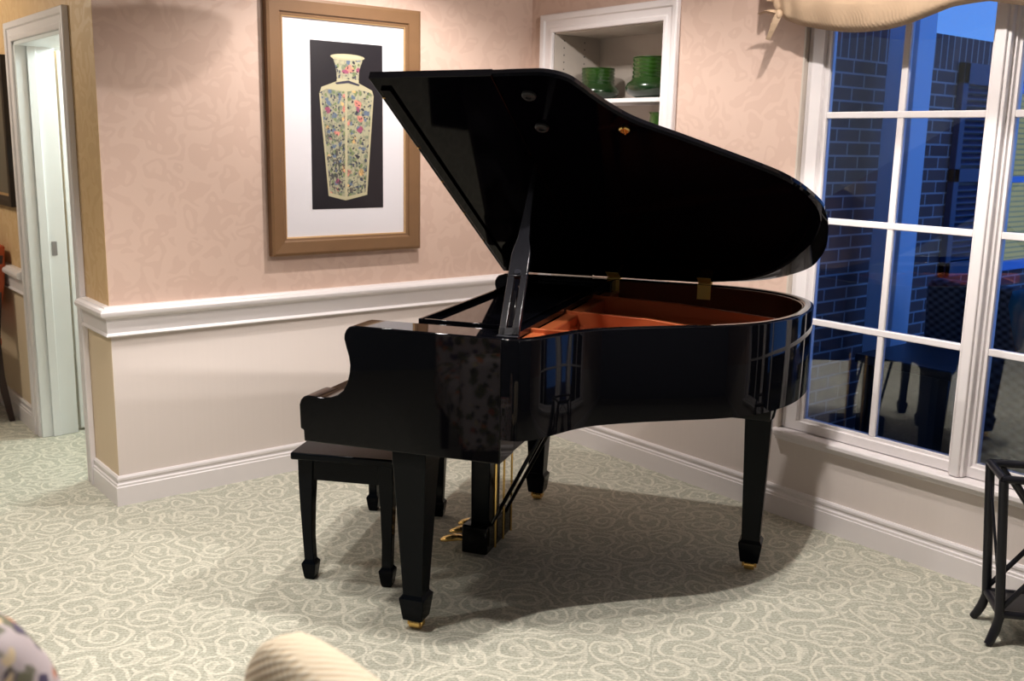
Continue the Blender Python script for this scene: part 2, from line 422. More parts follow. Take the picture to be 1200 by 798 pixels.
# window wall, x = 0, with the niche and the three window units
NB = (-.93, -.18, 1.02, 2.075)
WZ0, WZ1 = .372, 2.20
UNITS = [(-2.406, -1.774), (-3.14, -2.5075), (-3.874, -3.2415)]
WY0, WY1 = -3.97, -1.675
struct(wall_mesh(0, 0, .15, (SOUTH, 0, 0, CEIL), [NB, (WY0, WY1, WZ0, WZ1)]).build('wall_right', M['wall'], smooth=0))
# hall wall, x = -L, with its doorway
DY0, DY1, DZ = .40, 1.215, 1.955
struct(wall_mesh(0, -L, WALL_T, (.12, FAR, 0, CEIL), [(DY0, DY1, -.01, DZ)]).build('wall_hall', M['wall_hall'], smooth=0))
mb = MB().box(-L, -L+.004, 0, .12, 0, CEIL)
struct(MB().box(-L-.001, -L, 0.0, .12, 0, CEIL).build('wall_hall_return', M['wall_hall'], smooth=0))
struct(MB().box(WEST-.1, WEST, SOUTH, FAR, 0, CEIL).build('wall_west', M['wall_cool'], smooth=0))
struct(MB().box(WEST-.1, .15, SOUTH-.1, SOUTH, 0, CEIL).build('wall_south', M['wall_cool'], smooth=0))
struct(MB().box(WEST-.1, .15, FAR, FAR+.1, 0, CEIL).build('wall_far_hall', M['wall_hall'], smooth=0))
# bright room behind the doorway
struct(MB().box(-.15, -.05, .12, FAR, 0, CEIL).build('wall_side_room', M['door_white'], smooth=0))
struct(MB().box(-L+WALL_T, -.15, 3.2, 3.3, 0, CEIL).build('wall_side_room_end', M['door_white'], smooth=0))

BASE = [(0, 0), (.018, 0), (.018, .080), (.0145, .083), (.0145, .092), (.009, .096), (.008, .106), (.012, .110), (.012, .119), (.007, .127), (0, .127)]
RAIL = [(0, .722), (.022, .722), (.025, .727), (.022, .734), (.018, .738), (.020, .775), (.024, .797), (.036, .804), (.046, .811), (.050, .820), (.050, .828), (.044, .837), (.030, .842), (.026, .847), (0, .848)]
def mould(prof, path, name): return struct(sweep(prof, path).build(name, M['trim'], smooth=30))
path_main = [(-L, DY0-.09), (-L, 0), (0, 0)]     # travel so that the room is on the right
# moving in -y along x=-L, room (x<-L) lies to the right; then +x along y=0, room (y<0) lies to the right
mould(BASE, path_main, 'baseboard_left'); mould(RAIL, path_main, 'trim_1')
mould(BASE, [(0, 0), (0, SOUTH)], 'baseboard_right'); mould(RAIL, [(0, 0), (0, WY1+.02)], 'trim_2')
mould(BASE, [(-L, FAR), (-L, DY1+.09)], 'baseboard_hall'); mould(RAIL, [(-L, FAR), (-L, DY1+.09)], 'trim_3')

# doorway: casing, jamb, strike plate, open leaf in the room beyond
d = struct(empty('door_1', (-L, (DY0+DY1)/2, 0)), 'white doorway at the far left opening to a bright room')
def casing_strip(mb, rects):
    for (y0, y1, z0, z1) in rects:
        mb.box(-.020, .0, y0, y1, z0, z1)
yc = (DY0+DY1)/2
cs = MB()
for s in (1, -1):
    yi = (DY1-yc)*s
    pass
prof = [(0, 0), (0, .014), (.004, .017), (.022, .019), (.026, .014), (.056, .014), (.060, .024), (.084, .026), (.088, .022), (.088, 0)]
h_ = (DY1-DY0)/2
cs.loft([[(-p_, sy*(h_+o_), (DZ+o_ if top else 0)) for o_, p_ in prof] for sy, top in ((1, 0), (1, 1), (-1, 1), (-1, 0))])
cs.build('casing', M['trim'], d, bevel=.003)
jb = MB()
h = (DY1-DY0)/2
jb.box(-.006, WALL_T+.02, h-.018, h, 0, DZ); jb.box(-.006, WALL_T+.02, -h, -h+.018, 0, DZ); jb.box(-.006, WALL_T+.02, -h, h, DZ-.018, DZ)
jb.box(.045, .085, h-.03, h-.016, 0, DZ-.016); jb.box(.045, .085, -h+.016, -h+.03, 0, DZ-.016)
jb.build('jamb', M['door_white'], d, bevel=.002)
MB().box(.100, .125, h-.0205, h-.0175, .93, 1.0).build('strike_plate', M['chrome'], d)
MB().box(.19, .96, .42, .46, .012, 1.93).build('door_leaf', M['door_white'], d, bevel=.003)

# niche: casing, box, shelves
n = empty('wall_niche', (0, -.555, NB[2])); struct(n, 'white trimmed wall niche with shelves above the piano')
y0, y1, z0, z1 = NB; cy = -.555; cz = NB[2]
cs = MB()
prof = [(0, 0), (0, .014), (.004, .018), (.020, .019), (.024, .013), (.056, .014), (.060, .024), (.084, .027), (.089, .022), (.089, 0)]
hy_ = (y1-y0)/2
cs.loft([[(-p_, sy*(hy_+o_), (z1+o_ if top else z0-o_)-cz) for o_, p_ in prof] for sy, top in ((1, 0), (1, 1), (-1, 1), (-1, 0), (1, 0))], caps=False)
cs.build('casing', M['trim'], n, bevel=.003)
bx = MB()
D = .31
bx.box(D, D+.01, y0-cy, y1-cy, 0, z1-cz); bx.box(.0, D, y0-cy-.004, y0-cy+.006, 0, z1-cz); bx.box(.0, D, y1-cy-.006, y1-cy+.004, 0, z1-cz); bx.box(0, D, y0-cy, y1-cy, z1-cz-.006, z1-cz+.004); bx.box(0, D, y0-cy, y1-cy, -.004, .006)
bx.build('back_panel', M['niche'], n)
for z in (1.725, 1.45):
    MB().box(.006, D-.002, y0-cy+.007, y1-cy-.007, z-cz, z-cz+.02).build('shelf', M['trim'], n, bevel=.002)
pk = MB()
for k in range(14):
    for xx in (.05, .21): pk.lathe([(.0025, 0), (.0025, .0008)], (xx, 0, 0), 8)
# shelf-pin holes along the left side
sp_ = MB()
for k in range(9):
    for xx in (.06, .20): sp_.box(xx-.003, xx+.003, y1-cy-.0075, y1-cy-.0058, .74+.035*k-.003, .74+.035*k+.003)
sp_.build('shelf_pin_holes', M['rubber'], n)

# ------------------------------------------------------------------ windows
GX = .05
def window(i, ya, yb):
    w = struct(empty('window_%d' % i, (0, (ya+yb)/2, WZ0)), 'white framed window unit with eight panes')
    c = (ya+yb)/2; gb, gt = .427, .427+4*.4103
    fr = MB(); wl = .05; wr = .094 if i == 1 else .05; hb = gb-WZ0-.004; ht = WZ1-gt
    # one stepped profile mitred round the opening: (fraction outwards, x)
    prof = [(0, .070), (0, .040), (.012, .036), (.22, .036), (.26, .022), (.97, .022), (1, .026), (1, .070)]
    fr.loft([[(x_, ((yb-c)+wr*f_ if right else (ya-c)-wl*f_), ((gt-WZ0)+ht*f_ if top else (gb-WZ0)-hb*f_)) for f_, x_ in prof] for right, top in ((1, 0), (1, 1), (0, 1), (0, 0), (1, 0))], caps=False)
    fr.build('window_frame', M['trim'], w, smooth=25)
    mu = MB(); ym = (ya+yb)/2+.002
    mu.box(GX-.013, GX+.013, ym-c-.0125, ym-c+.0125, gb-WZ0, gt-WZ0)
    for k in (1, 2, 3): mu.box(GX-.0145, GX+.0145, ya-c, yb-c, gb+k*.4103-WZ0-.0125, gb+k*.4103-WZ0+.0125)
    mu.build('muntin', M['trim'], w, bevel=.003)
    MB().box(GX-.002, GX+.002, ya-c-.001, yb-c+.001, gb-WZ0-.001, gt-WZ0+.001).build('pane', M['glass'], w, smooth=0)
for i, u in enumerate(UNITS): window(i+1, *u)
ml = MB()
for a, b in ((UNITS[1][1], UNITS[0][0]), (UNITS[2][1], UNITS[1][0])):
    ml.box(-.004, .024, a+.022, b-.022, WZ0+.004, WZ1); ml.box(-.016, .0, a+.034, b-.030, WZ0+.004, WZ1)
struct(ml.build('trim_4', M['trim'], bevel=.004), 'white window mullions')
si = MB(); si.box(-.040, .05, WY0-.02, WY1+.012, .352, .374); si.box(-.018, .0, WY0, WY1, .330, .352)
struct(si.build('trim_5', M['trim'], bevel=.005), 'white window sill')
rv = MB(); rv.box(-.001, .03, WY1-.004, WY1+.003, WZ0, WZ1)
struct(rv.build('trim_6', M['niche']))

# valance
def valance():
    v = empty('window_valance', (-.02, -2.8, 2.05))
    tag(v, 'beige swagged fabric valance across the top of the window', 'valance')
    ref = [(-1.612, 2.09), (-1.621, 2.065), (-1.652, 2.026), (-1.693, 2.004), (-1.745, 1.985), (-1.84, 1.963), (-1.95, 1.945), (-2.06, 1.940), (-2.183, 1.953), (-2.302, 1.988), (-2.38, 2.003), (-2.468, 2.006)]
    second = [(-2.468, 2.006), (-2.56, 1.986), (-2.7, 1.957), (-2.85, 1.945), (-3.0, 1.95), (-3.15, 1.972), (-3.3, 2.0), (-3.42, 2.016)]
    third = [(-3.42, 2.016), (-3.52, 1.986), (-3.65, 1.955), (-3.8, 1.95), (-3.95, 1.975), (-4.08, 2.02)]
    for k, pts in enumerate((ref, second, third)):
        low = catmull(pts, 6); mb = MB(); rings = []
        n_ = len(low)
        for i, (y, zl) in enumerate(low):
            col = []
            for j in range(15):
                t = j/14; z = zl+(2.33-zl)*t
                sag = math.sin(PI*i/(n_-1))
                x = -.155-.028*sag*math.sin(PI*min(1, t*1.15))*(1-t*.3)-.006*math.sin(t*26+sag*2)*sag*(1-t)-(.004*math.sin(i*.8)*(1-t))
                if j == 0: x += .02
                col.append((x+.02, y+2.8, z-2.05))
            rings.append(col)
        mb.loft(rings, caps=False, closed=False)
        o = mb.build('swag', M['valance'], v, smooth=80)
        so = o.modifiers.new('solid', 'SOLIDIFY'); so.thickness = .004
    # left return to the wall
    mb = MB(); mb.box(-.155, .015, 1.180, 1.190, .03, .28); mb.build('return_panel', M['valance'], v)
    # bow-like knotted tails at the left end
    kn = MB(); kn.ellipsoid((-.145, 1.135, -.022), (.014, .016, .018)); kn.build('knot', M['valance'], v)
    tl = MB()
    def blade(pts, w0, w1):
        rings = []
        m_ = len(pts)
        for i, p in enumerate(pts):
            t = i/(m_-1); w = w0+(w1-w0)*t
            a = (Vector(pts[min(i+1, m_-1)])-Vector(pts[max(i-1, 0)])).normalized()
            side = Vector((0, -a.z, a.y))
            P = Vector(p)
            rings.append([P+side*w+Vector((.004, 0, 0)), P+Vector((-.012, 0, 0)), P-side*w+Vector((.004, 0, 0)), P+Vector((.012, 0, 0))])
        tl.loft(rings)
    blade(catmull([(-.148, 1.14, -.025), (-.152, 1.152, -.06), (-.15, 1.166, -.09), (-.148, 1.177, -.112)], 5), .020, .007)
    blade(catmull([(-.148, 1.14, -.018), (-.154, 1.18, -.008), (-.152, 1.222, -.014)], 5), .012, .002)
    tl.build('tail', M['valance'], v, smooth=60)
    return v
valance()

# ------------------------------------------------------------------ piano (local x = towards bass side, local -y = towards the tail)
TH = math.radians(32.2)
AX, AY = -1.80359535, -1.65416352
piano = empty('grand_piano', (AX, AY, 0), TH)
tag(piano, 'glossy black baby grand piano with raised lid in the room corner', 'piano')
UT, UB = -.068, 1.385            # outer faces of treble and bass sides
ZB, ZT = .68, .98                # rim bottom / top
curve = [(-.068, .300), (-.068, .335), (-.055, .368), (-.020, .398), (.040, .430), (.125, .473), (.195, .530), (.268, .625), (.345, .745), (.418, .862), (.487, .940), (.565, 1.003), (.682, 1.060), (.811, 1.094), (.960, 1.108), (1.09, 1.092), (1.20, 1.045), (1.29, .965), (1.355, .850), (1.383, .72), (1.385, .60)]
outl = catmull(curve, 5)
# polygon in (u, v), start at treble front, round tail, back to bass front.
V0 = -.175
poly_uv = [(UT, V0)]+outl+[(UB, V0)]
loc = lambda u, v, z: (u, -v, z)
pl = [(u, -v) for u, v in poly_uv]        # local xy
def area(p): return sum(p[i][0]*p[(i+1) % len(p)][1]-p[(i+1) % len(p)][0]*p[i][1] for i in range(len(p)))/2
if area(pl) < 0: pl = pl[::-1]; REV = True
RT = .034
inner = offset_poly(pl, RT)
# open rim (no front): outer + inner loops as a horseshoe; built as strip
ordered = pl if not (pl[0] == (UT, -V0)) else pl
idx0 = min(range(len(pl)), key=lambda i: (pl[i][0]-UT)**2+(pl[i][1]+V0)**2)
seq = [(idx0+k) % len(pl) for k in range(len(pl))]
if abs(pl[seq[1]][0]-UB) < .01 and abs(pl[seq[1]][1]+V0) < .01: seq = [seq[0]]+seq[1:][::-1]
out_s = [pl[i] for i in seq]; in_s = [inner[i] for i in seq]
out_s[0] = (UT, -.299); out_s[-1] = (UB, -.299)
in_s[0] = (UT+RT, out_s[0][1]); in_s[-1] = (UB-RT, out_s[-1][1])
# keep only the part behind the arms for the rim (arms carry on in front)
rim = MB(); rings = []
for o_, i_ in zip(out_s, in_s):
    e = .004
    d = (Vector(i_)-Vector(o_)); d2 = d*(e/RT)
    rings.append([(o_[0], o_[1], ZB), (o_[0], o_[1], ZT-e), (o_[0]+d2.x*.3, o_[1]+d2.y*.3, ZT-e*.3), (o_[0]+d2.x, o_[1]+d2.y, ZT), (i_[0]-d2.x, i_[1]-d2.y, ZT), (i_[0], i_[1], ZT-e), (i_[0], i_[1], ZB)])
rim.loft(rings)
rim.build('rim', M['black'], piano, smooth=50)
# brown veneered inner rim
ir = MB(); rings = []
in2 = []
for k, (o_, i_) in enumerate(zip(out_s, in_s)):
    d = (Vector(i_)-Vector(o_)).normalized(); a = Vector(i_)+d*.0015; b = Vector(i_)+d*.006
    in2.append((b.x, b.y))
    rings.append([(a.x, a.y, ZT-.006), (b.x, b.y, ZT-.008), (b.x, b.y, .80), (a.x, a.y, .80)])
sel = [k for k, o_ in enumerate(out_s) if -o_[1] > .28]
sel = list(range(max(0, sel[0]-0), sel[-1]+1))
rings = [rings[k] for k in sel]
rings.append([(UB-RT-.0015, -.2, ZT-.006), (UB-RT-.006, -.2, ZT-.008), (UB-RT-.006, -.2, .80), (UB-RT-.0015, -.2, .80)])
ir.loft(rings); ir.build('inner_rim', M['mahog'], piano, smooth=50)
# soundboard
sb = MB(); poly = [in2[k] for k in sel]+[(UB-RT-.006, -.2), (UT+RT+.006, -.2)]
sb.prism(poly, lambda p, q, t: (p, q, t), .80, .815); sb.build('soundboard', M['sound'], piano, smooth=0)
# underside
ub = MB(); poly = [in_s[k] for k in range(len(in_s))]+[(UB-RT, .2), (UT+RT, .2)]
ub.prism(poly, lambda p, q, t: (p, q, t), .69, .705); ub.build('bottom_board', M['black_satin'], piano, smooth=0)
# cast plate with struts
pt_ = MB()
def plate_poly(): 
    pts = [(u+.035*(1 if u < .7 else -1)*.0, v) for u, v in outl]
    return pts
pp = offset_poly([in2[k] for k in sel]+[(UB-RT-.006, -.26), (UT+RT+.006, -.26)], .012)
pt_.prism(pp, lambda p, q, t: (p, q, t), .868, .880)
iron = pt_.build('iron_plate', M['copper'], piano, smooth=0)
def strut(p0, p1, w, zt):
    mb = MB(); a = Vector((p0[0], -p0[1])); b = Vector((p1[0], -p1[1])); t = (b-a).normalized(); nn = Vector((-t.y, t.x))*w
    rings = []
    for k, (p, zz) in enumerate(((a, zt), (a.lerp(b, .5), zt), (b, zt-.02))):
        rings.append([(p.x-nn.x, p.y-nn.y, .878), (p.x+nn.x, p.y+nn.y, .878), (p.x+nn.x*.8, p.y+nn.y*.8, zz), (p.x-nn.x*.8, p.y-nn.y*.8, zz)])
    mb.loft(rings); return mb.build('plate_strut', M['copper'], iron, bevel=.003)
strut((.30, .25), (.29, .57), .010, .948)
strut((.70, .25), (.60, .89), .010, .946)
strut((1.09, .25), (.95, .99), .010, .948)
pb = MB(); pb.box(.06, UB-.06, -.32, -.27, .878, .935); pb.build('pin_block_bar', M['copper'], iron, bevel=.006)
# strings
st = MB()
for k in range(46):
    u = .16+k*.0245; v1 = .30+.25*min(1, max(0, (u-.1)/.7)) + (.28 if u > .5 else .28*max(0, (u-.2)/.3))
    st.tube([(u, -.28, .9), (u*.96+.01, -v1, .9)], .0007, 4)
so_ = st.build('strings', M['copper'], piano, smooth=0)

# arms with the S-shaped cheek profile (v, z)
armp = [(.30, .604), (-.351, .600), (-.353, .636), (-.364, .640), (-.366, .717), (-.361, .733), (-.350, .744), (-.335, .749), (-.284, .748), (-.255, .751), (-.233, .760), (-.212, .777), (-.198, .805), (-.190, .835), (-.188, .859), (-.192, .885), (-.201, .915), (-.207, .937), (-.206, .952), (-.200, .966), (-.190, .976), (-.172, .981), (.30, .981)]
for u0, u1 in ((UT, .055), (UB, UB-.123)):
    mb = MB(); mb.prism(armp, lambda p, q, t: (t, -p, q), u0, u1)
    mb.build('arm', M['black'], piano, bevel=.004, smooth=25)
# cheek shelf behind the arm, level with the rim, carrying the music desk
# keybed
kb = MB(); kb.box(UT+.012, UB-.012, .345, -.292, .6005, .665); kb.build('keybed', M['black_satin'], piano, bevel=.004)
ks = MB(); ks.box(.055, UB-.123, .362, .338, .64, .715); ks.build('key_slip', M['black'], piano, bevel=.003)
# closed fallboard
fbp = [(-.345, .70), (-.345, .732), (-.335, .742), (-.25, .745), (-.17, .752), (-.135, .775), (-.115, .82), (-.10, .88), (-.07, .935), (-.05, .935), (-.05, .70)]
mb = MB(); mb.prism(fbp, lambda p, q, t: (t, -p, q), .0555, UB-.1235); fb = mb.build('fallboard', M['black'], piano, smooth=40, bevel=.002)
# music shelf + folded music desk
ms = MB(); ms.box(.0555, UB-.1235, .06, -.27, .935, .957); ms.build('music_shelf', M['black'], piano, bevel=.003)
md = MB(); md.box(.135, 1.25, .045, -.24, .9575, .966); mdk = md.build('music_desk', M['black'], piano, bevel=.003)
lp = MB(); lp.box(.135, 1.25, .053, .039, .9575, .981); lp.build('desk_lip', M['black'], mdk, bevel=.003)
lp = MB(); lp.box(.138, .150, .036, -.22, .9665, .980); lp.build('desk_rail', M['black'], mdk, bevel=.002)

# lid: plane hinged on the bass side
PH = math.radians(30.); HU, HZ = 1.36, .987
def lidp(s, v, n=0.):
    return (HU-s*math.cos(PH)+n*math.sin(PH), -v, HZ+s*math.sin(PH)+n*math.cos(PH))
lo = [(1.462, .1945), (1.468, .30), (1.466, .362), (1.440, .418), (1.390, .453), (1.333, .486), (1.262, .536), (1.205, .592), (1.125, .705), (1.047, .810), (.960, .926), (.902, .995), (.827, 1.056), (.715, 1.105), (.617, 1.120), (.524, 1.113), (.409, 1.084), (.315, 1.040), (.205, .972), (.090, .862), (.02, .742), (-.008, .64)]
lo_out = lo[:13]+[(.722, 1.112), (.63, 1.132), (.53, 1.138), (.40, 1.133), (.30, 1.115), (.185, 1.070), (.085, .965), (.028, .85), (-.010, .66)]
lidc = catmull(lo, 5); lido = catmull(lo_out, 5)
def slab(poly, n0, n1, rnd=.006, outer=None):
    mb = MB(); p = poly if area([(a, b) for a, b in poly]) > 0 else poly[::-1]
    ins = offset_poly(p, rnd)
    mb.cur = 0
    mb.add([lidp(s, v, n0-.0004) for s, v in offset_poly(p, rnd*1.2)], [list(range(len(p)))]); mb.cur = 1
    q = p
    if outer is not None:
        q = outer if area([(a, b) for a, b in outer]) > 0 else outer[::-1]
    qi = offset_poly(q, rnd)
    rings = [[lidp(s, v, n0) for s, v in ins], [lidp(s, v, n0+rnd*(.6 if outer is None else 1.3)) for s, v in q], [lidp(s, v, n1-rnd*.6) for s, v in q], [lidp(s, v, n1) for s, v in qi]]
    return mb.loft(rings)
TL = .024
lid = slab(lidc+[(-.008, .1945)], 0, TL, .006, lido+[(-.008, .1945)]).build('lid', [M['lid_black'], M['black']], piano, smooth=30)
flap = slab([(1.450, -.205), (1.462, .1942), (-.008, .1942), (-.008, -.205)], 0, TL, .0015).build('front_flap', [M['lid_black'], M['black']], lid, smooth=30)
# inner stiffening moulding along the flap's front edge
mo = MB(); mo.add([lidp(s, v, n_) for s, v in ((.06, -.185), (1.40, -.185), (1.40, -.150), (.06, -.150)) for n_ in (-.010, .001)],
   [(0, 2, 4, 6), (1, 3, 5, 7), (0, 1, 3, 2), (2, 3, 5, 4), (4, 5, 7, 6), (6, 7, 1, 0)])
mo.build('flap_moulding', M['lid_black'], lid, bevel=.002)
for s in (1.345, 1.04, .80, .55, .30):
    a = lidp(s, -.197, -.001)
    MB().ellipsoid(a, (.006, .006, .004), 10, 6).build('brass_screw', M['brass'], lid)
Nn = Vector((math.sin(PH), 0, math.cos(PH)))
def disc(parent, s, v, r, t, mat, name, hole=0.):
    a = Vector(lidp(s, v, 0)); ex = Vector((-math.cos(PH), 0, math.sin(PH))); ey = Vector((0, 1, 0)); mb = MB(); rings = []
    prof = [(r, .001), (r, -t*.6), (r*.8, -t), (r*.45, -t), (r*.4, -t*.55)] if hole else [(r, .001), (r, -t*.6), (r*.75, -t)]
    for rr, n_ in prof: rings.append([a+ex*rr*math.cos(2*PI*k/20)+ey*rr*math.sin(2*PI*k/20)+Nn*n_ for k in range(20)])
    mb.loft(rings); return mb.build(name, mat, parent, smooth=40)
disc(lid, 1.366, .285, .022, .012, M['rubber'], 'lid_bumper', 1); disc(lid, 1.188, .279, .022, .012, M['rubber'], 'lid_bumper', 1)
disc(lid, 1.179, .539, .017, .008, M['brass'], 'prop_socket', 1)
MB().tube([Vector(lidp(1.160, .539, -.006)), Vector(lidp(1.198, .539, -.006))], .004, 8).build('prop_socket_bar', M['brass'], lid)
# hinges
for v in (.288, .665):
    hg = MB()
    hg.tube([(HU+.012, -(v-.028), ZT+.004), (HU+.012, -(v+.028), ZT+.004)], .007, 12)
    hg.box(HU-.030, HU-.0245+.012, -(v-.028), -(v+.028), ZT-.055, ZT+.002) if False else hg.box(UB-RT-.0085, UB-RT-.0015, -(v-.027), -(v+.027), ZT-.060, ZT-.002)
    hg.box(UB-RT-.008, HU+.012, -(v-.027), -(v+.027), ZT+.0005, ZT+.004)
    for a_, b_ in ((.004, .050),):
        q = [lidp(s_, v_, n_) for s_, v_ in ((a_, v-.027), (b_, v-.027), (b_, v+.027), (a_, v+.027)) for n_ in (-.003, .0)]
        hg.add(q, [(0, 2, 4, 6), (1, 3, 5, 7), (0, 1, 3, 2), (2, 3, 5, 4), (4, 5, 7, 6), (6, 7, 1, 0)])
    hg.build('hinge', M['brass_satin'], piano, bevel=.001)
# lid prop: flat stick with a slot holding the short stick
pr0 = Vector((-.035, -.308, ZT)); tip = Vector(lidp(.955, .196, -.004))
ax = (tip-pr0).normalized(); wd = Vector((0, -1, 0)); wd = (wd-ax*wd.dot(ax)).normalized(); th = ax.cross(wd)
Lp = (tip-pr0).length
def bar(mb, stops, t0):
    rings = []
    for (d, w0, w1) in stops:
        c_ = pr0+ax*d
        rings.append([c_+wd*w0-th*t0, c_+wd*w1-th*t0, c_+wd*w1+th*t0, c_+wd*w0+th*t0])
    return mb.loft(rings)
mb = MB()
bar(mb, [(0, -.030, -.009), (.235*Lp/.76, -.030, -.009)], .009)
bar(mb, [(0, .010, .030), (.235*Lp/.76, .010, .030)], .009)
bar(mb, [(0, -.030, .030), (.03, -.030, .030)], .009)
bar(mb, [(.235*Lp/.76, -.030, .030), (.33*Lp/.76, -.030, .030), (.36*Lp/.76, -.026, .026), (.40*Lp/.76, -.018, .018), (Lp*.75, -.010, .012), (Lp*.97, -.004, .006), (Lp, -.002, .003)], .009)
pr = mb.build('lid_prop', M['prop_black'], piano, bevel=.0025)
bar(MB(), [(.035, -.0075, .0085), (.225*Lp/.76, -.006, .007)], .006).build('short_prop_stick', M['black'], pr, bevel=.002)
c_ = pr0+ax*(.25*Lp/.76); MB().tube([c_-th*.013, c_+th*.013], .010, 14).build('prop_pivot', M['black_metal'], pr)
MB().box(pr0.x-.016, pr0.x+.012, pr0.y-.032, pr0.y+.032, ZT, ZT+.006).build('prop_bracket', M['black_metal'], pr, bevel=.002)
# belly reflections plate (lock bracket on the leg block)
# legs
def piano_leg(u, v, ztop, wt, name='leg', block=None):
    prof = [(.036, .0325), (.060, .036), (.108, .042), (.112, .042), (.124, .033), (.128, .0325), (ztop-.05, wt*.97), (ztop-.045, wt)] if block is None else \
           [(.036, .0325), (.060, .036), (.108, .042), (.112, .042), (.124, .033), (.128, .0325), (ztop-.045, wt*.90), (ztop-.040, wt*1.0), (ztop-.030, wt*1.08), (ztop-.006, wt*1.14), (ztop, wt*1.14)]
    if block is None: prof.append((ztop, wt))
    lg = MB().sqleg((u, -v), prof).build(name, M['black_satin'], piano, bevel=.003, smooth=25)
    cs = MB()
    cs.tube([(u, -v-.018, .0175), (u, -v+.018, .0175)], .0175, 18)
    k = cs.build('caster_wheel', M['brass'], lg, smooth=40)
    ck = MB(); ck.box(u-.012, u+.012, -v-.026, -v-.020, .012, .036); ck.box(u-.012, u+.012, -v+.020, -v+.026, .012, .036); ck.box(u-.014, u+.014, -v-.026, -v+.026, .0352, .040)
    ck.build('caster_fork', M['brass'], lg, bevel=.002)
    return lg
piano_leg(.004, 0., .602, .056)
piano_leg(1.284, 0., .602, .056)
tl_ = piano_leg(.866, .955, .632, .052, block=True)
blk = MB(); blk.box(.625, .985, -.872, -1.01, .632, .689); blk.build('leg_block', M['black'], piano, bevel=.004)
# lyre
ly = MB(); ly.box(.58, .80, .055, -.055, .635, .60); lyre = ly.build('pedal_lyre', M['black_satin'], piano, bevel=.003)
MB().sqleg((.66, .02), [(.12, .036), (.6, .039)]).build('lyre_post', M['black_satin'], lyre, bevel=.004)
MB().sqleg((.775, .02), [(.12, .018), (.6, .02)]).build('lyre_post', M['black_satin'], lyre, bevel=.004)
lb = MB(); lb.box(.588, .86, .080, -.022, .012, .122); lb.build('lyre_box', M['black'], lyre, bevel=.008)
for u in (.622, .712, .802):
    pd = MB(); rings = []
    for (v, w, z, t) in ((-.04, .010, .050, .008), (-.080, .011, .054, .009), (-.100, .018, .056, .011), (-.128, .026, .052, .013), (-.150, .028, .046, .012), (-.168, .022, .041, .009), (-.176, .012, .039, .005)):
        rings.append([(u+w*math.cos(2*PI*k/12), -v, z+t*math.sin(2*PI*k/12)) for k in range(12)])
    pd.loft(rings); pd.build('pedal', M['brass'], lyre, smooth=50)
    MB().tube([(u+.02, -.036, .03), (u+.02, -.036, .64)], .0045, 10).build('pedal_rod', M['brass'], lyre)
for u in (.64, .80):
    MB().tube([(u, -.02, .115), (u+.05, -.30, .69)], .0075, 8).build('lyre_brace', M['black'], lyre)

# ------------------------------------------------------------------ piano bench
bu, bv = .575, -.41
bloc = Matrix.Rotation(TH, 3, 'Z') @ Vector((bu, -bv, 0))
bench = empty('piano_bench', (AX+bloc.x, AY+bloc.y, 0), TH+math.radians(8.))
tag(bench, 'black wooden piano bench pushed under the keyboard', 'bench')
hx, hy = .345, .142
bt = MB(); bt.box(-.405, .405, -.185, .185, .452, .478); bt.build('seat', M['black_satin'], bench, bevel=.006, seg=3)
for (x, y) in ((-1, 1), (-1, -1), (1, -1), (1, 1)):
    X, Y = x*hx, y*hy
    prof = [(0, .017), (.012, .0205), (.055, .026), (.060, .026), (.070, .019), (.074, .0175), (.16, .018, x*.003, y*.003), (.27, .0215, x*.004, y*.004), (.37, .0255, x*.003, y*.003), (.452, .028, x*.001, y*.001)]
    MB().sqleg((X, Y), prof).build('leg', M['black_satin'], bench, bevel=.0025, smooth=40)
ap = MB()
for y in (-1, 1): ap.box(-hx, hx, y*hy-.010+y*.012, y*hy+.010+y*.012, .372, .452)
for x in (-1, 1): ap.box(x*hx-.010+x*.012, x*hx+.010+x*.012, -hy, hy, .372, .452)
ap.build('apron', M['black_satin'], bench, bevel=.002)

# ------------------------------------------------------------------ framed vase print on the picture wall
fx0, fx1, fz0, fz1 = -1.492, -.712, 1.013, 2.125
fcx, fcz = (fx0+fx1)/2, fz0
fp = empty('framed_picture', (fcx, 0, fz0))
tag(fp, 'tall brown framed print of a Chinese vase on the picture wall', 'picture')
hw = (fx1-fx0)/2; H = fz1-fz0; W_ = .075
fr = MB()
# mitred frame swept round a rectangle
prof = [(0, 0), (0, .036), (.012, .040), (.060, .034), (.066, .026), (W_, .024), (W_, 0)]   # (inward, protrusion)
rings = []
for (sx, sz) in ((-1, 0), (1, 0), (1, 1), (-1, 1), (-1, 0)):
    ring = []
    for (i_, p_) in prof:
        ring.append((sx*(hw-i_), -p_, (i_ if sz == 0 else H-i_)))
    rings.append(ring)
fr.loft(rings, caps=False); fr.build('frame', M['frame_wood'], fp, smooth=25)
fl = MB(); rings = []
for (sx, sz) in ((-1, 0), (1, 0), (1, 1), (-1, 1), (-1, 0)):
    rings.append([(sx*(hw-i_), -p_, (i_ if sz == 0 else H-i_)) for i_, p_ in ((W_-.001, .022), (W_+.006, .020), (W_+.006, .008), (W_-.001, .008))])
fl.loft(rings, caps=False); fl.build('fillet', M['frame_gold'], fp, smooth=25)
MB().box(-hw+.06, hw-.06, -.012, -.004, .06, H-.06).build('mat_board', M['mat'], fp)
pr_ = MB()
def flat(pts, y): pr_.add([(x-fcx, y, z-fcz) for x, z in pts], [list(range(len(pts)))])
pr_.cur = 0; flat([(-1.281, 1.215), (-.908, 1.215), (-.908, 1.957), (-1.278, 1.957)], -.0135)
pr_.cur = 1; flat([(-1.236, 1.725), (-1.228, 1.752), (-1.20, 1.765), (-1.10, 1.757), (-1.112, 1.262), (-1.196, 1.282)], -.0142)
